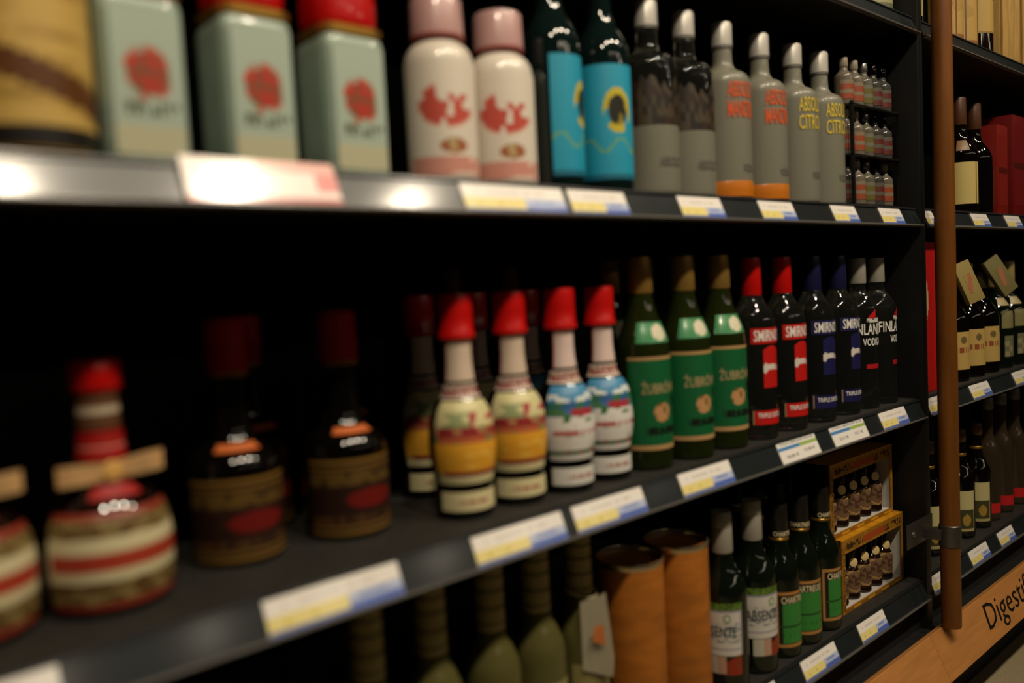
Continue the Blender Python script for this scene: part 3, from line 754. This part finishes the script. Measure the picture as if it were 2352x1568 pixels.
# gift boxes with windows
M_GBOX = mat('gold_brown_card', '9a6a1e', .4, noise=.25, nscale=70)
M_GIN = mat('white_inner_card', 'b8b2aa', .6)
pmg = smooth_prof([(.017, 0), (.0195, .0015), (.02, .006), (.019, .012), (.0195, .046), (.0175, .058), (.011, .07), (.0085, .078), (.008, .10)])
def gift_box(loc, label, where, first=None):
    W, D, H, F = .272, .085, .147, .012
    t = thing('gift_box', label, 'gift box', loc, 0, 'gift boxes of miniatures')
    box('back_wall', -W / 2, W / 2, D - .002, D, 0, H, M_GIN, t)
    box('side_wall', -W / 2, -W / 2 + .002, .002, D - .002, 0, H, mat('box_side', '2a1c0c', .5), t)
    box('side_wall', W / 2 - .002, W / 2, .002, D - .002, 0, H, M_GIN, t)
    box('base', -W / 2 + .002, W / 2 - .002, .002, D - .002, 0, .002, M_GIN, t)
    box('top_wall', -W / 2, W / 2, 0, D, H - .002, H, mat('gold_top_card', 'b87f16', .35, noise=.2, nscale=60), t)
    def orn(u, v): return '6a4312' if vnoise(u * 70, v * 70) > .55 else 'a06c20'
    bm = bmesh.new()
    add_box(bm, -W / 2, -W / 2 + F, 0, .002, 0, H - .002); add_box(bm, W / 2 - F * .7, W / 2, 0, .002, 0, H - .002)
    add_box(bm, -W / 2 + F, W / 2 - F * .7, 0, .002, 0, F * .75); add_box(bm, -W / 2 + F, W / 2 - F * .7, 0, .002, H - .028, H - .002)
    from_bm('window_frame', bm, M_GBOX, t, 0)
    flat_label('frame_ornament', -W / 2 + .003, -W / 2 + F - .003, .006, H - .008, -.0004, lambda u, v: '2f1c08' if vnoise(u * 3, v * 34) > .5 else '9a6a1e', t, 4, 60)
    flat_label('top_ornament', -W / 2 + F, W / 2 - F, H - .022, H - .009, -.0004,
               lambda u, v: ('3a220a' if vnoise(u * 60, v * 3) > .5 else '9a6a1e') if (u < .3 or u > .7) else 'a0461a', t, 70, 4)
    flat_label('foot_ornament', -W / 2 + F, W / 2 - F, .002, F * .75 - .002, -.0004, lambda u, v: 'c8901c' if int(u * 8) % 2 else '8a5a14', t, 32, 2)
    box('inner_step', -W / 2 + .004, W / 2 - .004, .004, .05, .002, .008, M_GIN, t)
    box('inner_card', -W / 2 + .004, W / 2 - .004, .058, .060, .009, H - .004, mat('brown_inner_card', '6a3f1c', .5, noise=.3, nscale=40), t)
    for k in range(4): box('divider_strip', -.1025 + .0495 * k + .0205, -.1025 + .0495 * k + .029, .046, .05, .008, .125, M_GIN, t)
    box('orange_tab', -.03, .025, .0555, .0575, .095, .118, mat('orange_tab', 'b04a1a', .5), t)
    out = []
    for k in range(5):
        lab = 'miniature bottle in the %s gift box, %s' % (where, ('leftmost', 'second from left', 'middle', 'second from right', 'rightmost')[k])
        p = (loc[0] - .1025 + .0495 * k, loc[1] + .027, loc[2] + .0085)
        if first is None:
            b = thing('gift_miniature', lab, 'bottle', p, R(-25), 'miniatures in the gift boxes')
            lathe('glass', pmg, mat('brown_mini_glass', '1c0e08', .08, spec=.6), b, 24)
            lathe('cap', [(.009, .088), (.0098, .089), (.0095, .112), (.0085, .114)], M_DARK, b, 18)
            s_ = lathe('round_sticker', [(.0095, 0), (.0095, .0012), (.008, .0018)], mat('cream_sticker', 'cbb27a', .5), b, 18)
            s_.location = (0, -.0112, .074); s_.rotation_euler = (R(90 - 8), 0, 0)
            wrap_label('label', pmg, .014, .058, -66, 66, lambda u, v: 'a08048' if .78 < ell(u, v, .5, .55, .5, .5) < 1.15 else ('6a5038' if vnoise(u * 8, v * 8) > .4 else '4a3020'), b, 24, 22)
            first = b
        else: copy_thing(first, p, R(-25), lab)
        out.append(first)
    return first
f_ = gift_box((1.645, .045, ZL), 'gold-brown windowed gift box of miniatures, lower of the stack', 'lower')
gift_box((1.634, .060, ZL + .1475), 'gold-brown windowed gift box of miniatures, stacked on the lower one', 'upper', f_)

# ------------------------------------------------------------------ BAY RIGHT OF THE POST
# middle shelf: red carton and cream-labelled dark bottles
rc = thing('red_carton', 'tall red carton with cream oval, standing behind the wooden post', 'box', (1.905, .03, ZM))
box('carton', -.052, .052, 0, .10, 0, .33, mat('red_carton_card', 'b0120e', .4), rc, .001)
flat_label('oval_print', -.05, .05, .004, .326, -.0005, lambda u, v: 'c0a074' if ell(u, v, .18, .62, .26, .17) < 1 else ('9a7a4a' if (v > .84 and u < .12) or (u > .82 and v < .2) else 'b0120e'), rc, 30, 60)
pk2 = smooth_prof([(.038, 0), (.041, .003), (.0415, .01), (.0415, .135), (.039, .152), (.03, .17), (.02, .186), (.0165, .205), (.0155, .25), (.0155, .275)])
dk = thing('cream_label_bottle', '', 'bottle', (2.13, .072, ZM), R(-25), 'dark bottles with scalloped cream labels')
dk['label'] = 'dark bottle with scalloped cream label, nearest the post, right bay'
lathe('glass', pk2, M_DARK, dk)
lathe('capsule', [(.0172, .215), (.0178, .217), (.0172, .278), (.016, .281)], mat('olive_capsule', '3a3418', .45), dk, 24)
def art_k(u, v): return '8a4a2a' if (.45 < v < .58 and .15 < u < .85 and hsh(int(u * 22), 7) > .35) else ('6a5a34' if ell(u, v, .5, .78, .1, .09) < 1 else 'b89a58')
wrap_label('scalloped_label', pk2, .028, .118, -60, 60, art_k, dk, 36, 34, shape=lambda u: .80 + .2 * (1 if abs(u - .5) < .28 else 0))
copy_thing(dk, (2.232, .072, ZM), R(-28), 'dark bottle with scalloped cream label, second right of the post')
copy_thing(dk, (2.334, .072, ZM), R(-30), 'dark bottle with scalloped cream label, third right of the post')
def neck_card(loc, rx, ry, col, label):
    t = thing('neck_card', label, 'tag', loc, 0, 'cards on bottle necks right of the post')
    o = box('card', -.026, .026, -.006, .006, -.05, .05, mat('card_' + col, col, .5), t, .001)
    flat_label('card_mark', -.010, .012, -.028, .02, -.0064, lambda u, v: '9a5a3a' if abs(u - v) < .35 else col, o, 8, 12)
    t.rotation_euler = (R(rx), R(ry), R(-20))
    return t
neck_card((2.126, .030, ZM + .235), -14, -16, '8a7a44', 'beige card leaning against a bottle neck just right of the post')
neck_card((2.336, .028, ZM + .245), -14, -28, '6a6238', 'tilted olive card leaning on a bottle neck, right bay middle shelf')
ob = thing('dim_bottle', 'dark bottle with small pale labels at the right picture edge, middle shelf', 'bottle', (2.445, .075, ZM), R(-20))
lathe('glass', pk2, M_DKGREEN, ob)
lathe('capsule', [(.0172, .215), (.0178, .217), (.0172, .278), (.016, .281)], M_KHAKI, ob, 24)
wrap_label('shoulder_label', pk2, .165, .185, -40, 40, lambda u, v: 'a89a6e', ob, 16, 4)
wrap_label('upper_label', pk2, .105, .150, -30, 34, lambda u, v: '7f7a50', ob, 12, 6)
wrap_label('lower_label', pk2, .030, .085, -20, 40, lambda u, v: '6a6a4c' if hsh(int(u * 3), int(v * 4)) > .3 else '8a8460', ob, 12, 8)
copy_thing(ob, (2.545, .075, ZM), R(-20), 'dark bottle with small pale labels outside the right edge, middle shelf')

# upper shelf, right bay
cb = thing('cream_square_label_bottle', 'dark bottle with upright cream label, just right of the post, upper shelf', 'bottle', (2.205, .072, ZT), R(-45))
lathe('glass', pk2, M_DARK, cb)
lathe('capsule', [(.0172, .215), (.0178, .217), (.0172, .278), (.016, .281)], mat('brown_capsule', '4a2a14', .4), cb, 24)
wrap_label('upright_label', pk2, .022, .122, -48, 48, lambda u, v: 'c0ac6a' if min(u, 1 - u) > .03 and abs(u - .84) > .02 else '7a6a34', cb, 32, 10)
wrap_label('shoulder_tag', pk2, .150, .176, -34, 10, lambda u, v: '7a5a34', cb, 10, 4)
db = copy_thing(cb, (2.32, .078, ZT), R(60), 'dark bottle with bright highlight between cream label and dark red cartons')
def carton(loc, w, h, d, col, label, name='dark_red_carton'):
    t = thing(name, label, 'box', loc, 0, 'dark red cartons')
    box('carton', -w / 2, w / 2, 0, d, 0, h, mat('carton_' + col, col, .45), t, .001)
    box('lid_flap', -w / 2 + .002, w / 2 - .002, .002, d - .002, h, h + .002, mat('flap_' + col, col, .6), t)
    flat_label('panel_print', -w / 2 + .006, w / 2 - .006, h * .1, h * .9, -.0005, lambda u, v: col if abs(v - .5) > .06 else '4a0c06', t, 4, 24)
    return t
carton((2.425, .045, ZT), .075, .23, .075, '7a160c', 'narrow red carton beside the dark bottle, upper shelf right bay')
carton((2.525, .036, ZT), .10, .262, .09, '6a0c0a', 'broad dark red carton at the right picture edge, upper shelf')
carton((2.64, .036, ZT), .10, .262, .09, '6a0c0a', 'broad dark red carton outside the right picture edge, upper shelf')

# lowest shelf, right bay
def art_pale(u, v): return 'b8ae7c' if v > .52 else ('9a7a34' if ell(u, v, .5, .28, .25, .14) < 1 else '3a3a1e') if min(u, 1 - u, v) > .06 else 'a89a66'
pd = smooth_prof([(.032, 0), (.0345, .003), (.035, .01), (.035, .135), (.0335, .148), (.026, .165), (.019, .18), (.016, .2), (.015, .24)])
dd = thing('pale_label_bottle', '', 'bottle', (1.985, .075, ZL), R(-40), 'dark bottles with narrow pale labels')
dd['label'] = 'dark bottle with narrow pale label half hidden left of the post, lowest shelf'
lathe('glass', pd, M_DARK, dd)
lathe('neck_band', [(.0158, .2), (.0168, .201), (.0168, .206), (.0158, .207)], M_GOLD, dd, 22)
lathe('stopper', [(.0152, .235), (.0165, .237), (.0165, .262), (.015, .265)], mat('brown_stopper', '4a2e14', .45), dd, 22)
wrap_label('narrow_label', pd, .018, .118, -34, 34, art_pale, dd, 20, 30)
copy_thing(dd, (2.165, .070, ZL), R(-42), 'dark bottle with narrow pale label, first right of the post, lowest shelf')
copy_thing(dd, (2.275, .070, ZL), R(-44), 'dark bottle with narrow pale label, second right of the post, lowest shelf')
pe = smooth_prof([(.026, 0), (.0285, .003), (.029, .01), (.029, .17), (.026, .19), (.018, .21), (.014, .23), (.0135, .30)])
rd = thing('slim_bottle', '', 'bottle', (2.355, .068, ZL), R(-45), 'slim clear bottles with red foot labels')
rd['label'] = 'slim dark-clear bottle with small red foot label, left of three'
lathe('glass', pe, mat('smoky_glass', '5a4a38', .06, trans=.7), rd)
lathe('stopper', [(.0145, .29), (.0155, .292), (.0155, .318), (.014, .32)], mat('grey_stopper', '5a564a', .4), rd, 20)
wrap_label('red_foot_label', pe, .020, .046, -45, 45, lambda u, v: 'b8181c', rd, 14, 5)
copy_thing(rd, (2.455, .068, ZL), R(-45), 'slim dark-clear bottle with small red foot label, middle of three')
copy_thing(rd, (2.56, .068, ZL), R(-45), 'slim dark-clear bottle with small red foot label, right of three')

# ------------------------------------------------------------------ HIGHEST SHELF
ZU = SURF['upper']
ub = thing('shelf_top_bottle', '', 'bottle', (1.56, .075, ZU), R(-30), 'dim bottles on the highest shelf')
ub['label'] = 'dark bottle with beige foot label on highest shelf, left one'
lathe('glass', pk2, M_DKGREEN, ub)
lathe('capsule', [(.0172, .215), (.0178, .217), (.0172, .278), (.016, .281)], M_KHAKI, ub, 24)
wrap_label('foot_label', pk2, .012, .085, -50, 50, lambda u, v: 'a09a72' if v > .15 else '6a6a50', ub, 20, 8)
copy_thing(ub, (1.66, .075, ZU), R(-25), 'dark bottle with beige foot label on highest shelf, middle one')
copy_thing(ub, (1.75, .075, ZU), R(-20), 'dark bottle with beige foot label on highest shelf, by the divider')
copy_thing(cb, (1.90, .075, ZU), R(-30), 'dark bottle with pinkish brown label on highest shelf, behind the post')
def wood_box(loc, w, h, label, slats):
    t = thing('wooden_gift_box', label, 'box', loc, 0, 'pale wooden boxes on the highest shelf')
    m1 = mat('pale_box_wood', 'c09a58', .55, noise=.2, nscale=18, stretch=(4, 4, .6)); m2 = mat('box_wood_edge', '9a7436', .55, noise=.2, nscale=18)
    box('box_body', -w / 2, w / 2, .004, .09, 0, h, m2, t)
    sw = w / slats
    for k in range(slats): box('slat', -w / 2 + sw * k + .001, -w / 2 + sw * (k + 1) - .001, 0, .004, .002, h - .002, m1, t, .0008)
    box('side_slat', -w / 2 - .003, -w / 2, .006, .088, .002, h - .002, m1, t, .0008)
    return t
def art_wrap(u, v):
    if v < .07: return '8a5c34'
    if abs(u - .5) < .012 or abs(u - .2) < .01 or abs(u - .8) < .01: return '6a4418'
    if ell(u, v, .36, .62, .1, .22) < 1 and vnoise(u * 30, v * 14) > .5: return '94702f'
    return 'b08f4a' if vnoise(u * 8, v * 5) > .4 else 'a5843f'
cw = thing('cream_wrapped_bottle', '', 'bottle', (2.105, .066, ZU), R(-30), 'cream-wrapped bottles on the highest shelf')
cw['label'] = 'dark bottle with cream-gold wrap label on highest shelf, first right of the post'
lathe('glass', pk2, M_DARK, cw)
lathe('capsule', [(.0172, .215), (.0178, .217), (.0172, .278), (.016, .281)], mat('gold_capsule', '8a6a2a', .35, metal=.5), cw, 24)
wrap_label('wrap_label', pk2, .005, .128, -88, 88, art_wrap, cw, 60, 40, shape=lambda u: 1 - .16 * (2 * u - 1) ** 2)
copy_thing(cw, (2.195, .066, ZU), R(-48), 'dark bottle with cream-gold wrap label on highest shelf, second right of the post')
cq = thing('cream_square_bottle', 'dark bottle with broad cream label above dark base, highest shelf beside wooden box', 'bottle', (2.300, .066, ZU), R(-40), 'cream-wrapped bottles on the highest shelf')
lathe('glass', pk2, M_AMBER, cq)
lathe('capsule', [(.0172, .215), (.0178, .217), (.0172, .278), (.016, .281)], mat('gold_capsule', '8a6a2a'), cq, 24)
wrap_label('broad_label', pk2, .048, .132, -62, 62, lambda u, v: 'b8974f' if min(u, 1 - u, v, 1 - v) > .05 else '96752f', cq, 30, 20)
wood_box((2.43, .022, ZU), .13, .32, 'broad pale wooden box on highest shelf at the right picture edge', 3)
wood_box((2.58, .022, ZU), .13, .32, 'broad pale wooden box on highest shelf outside right edge', 3)
bpy.context.view_layer.update()
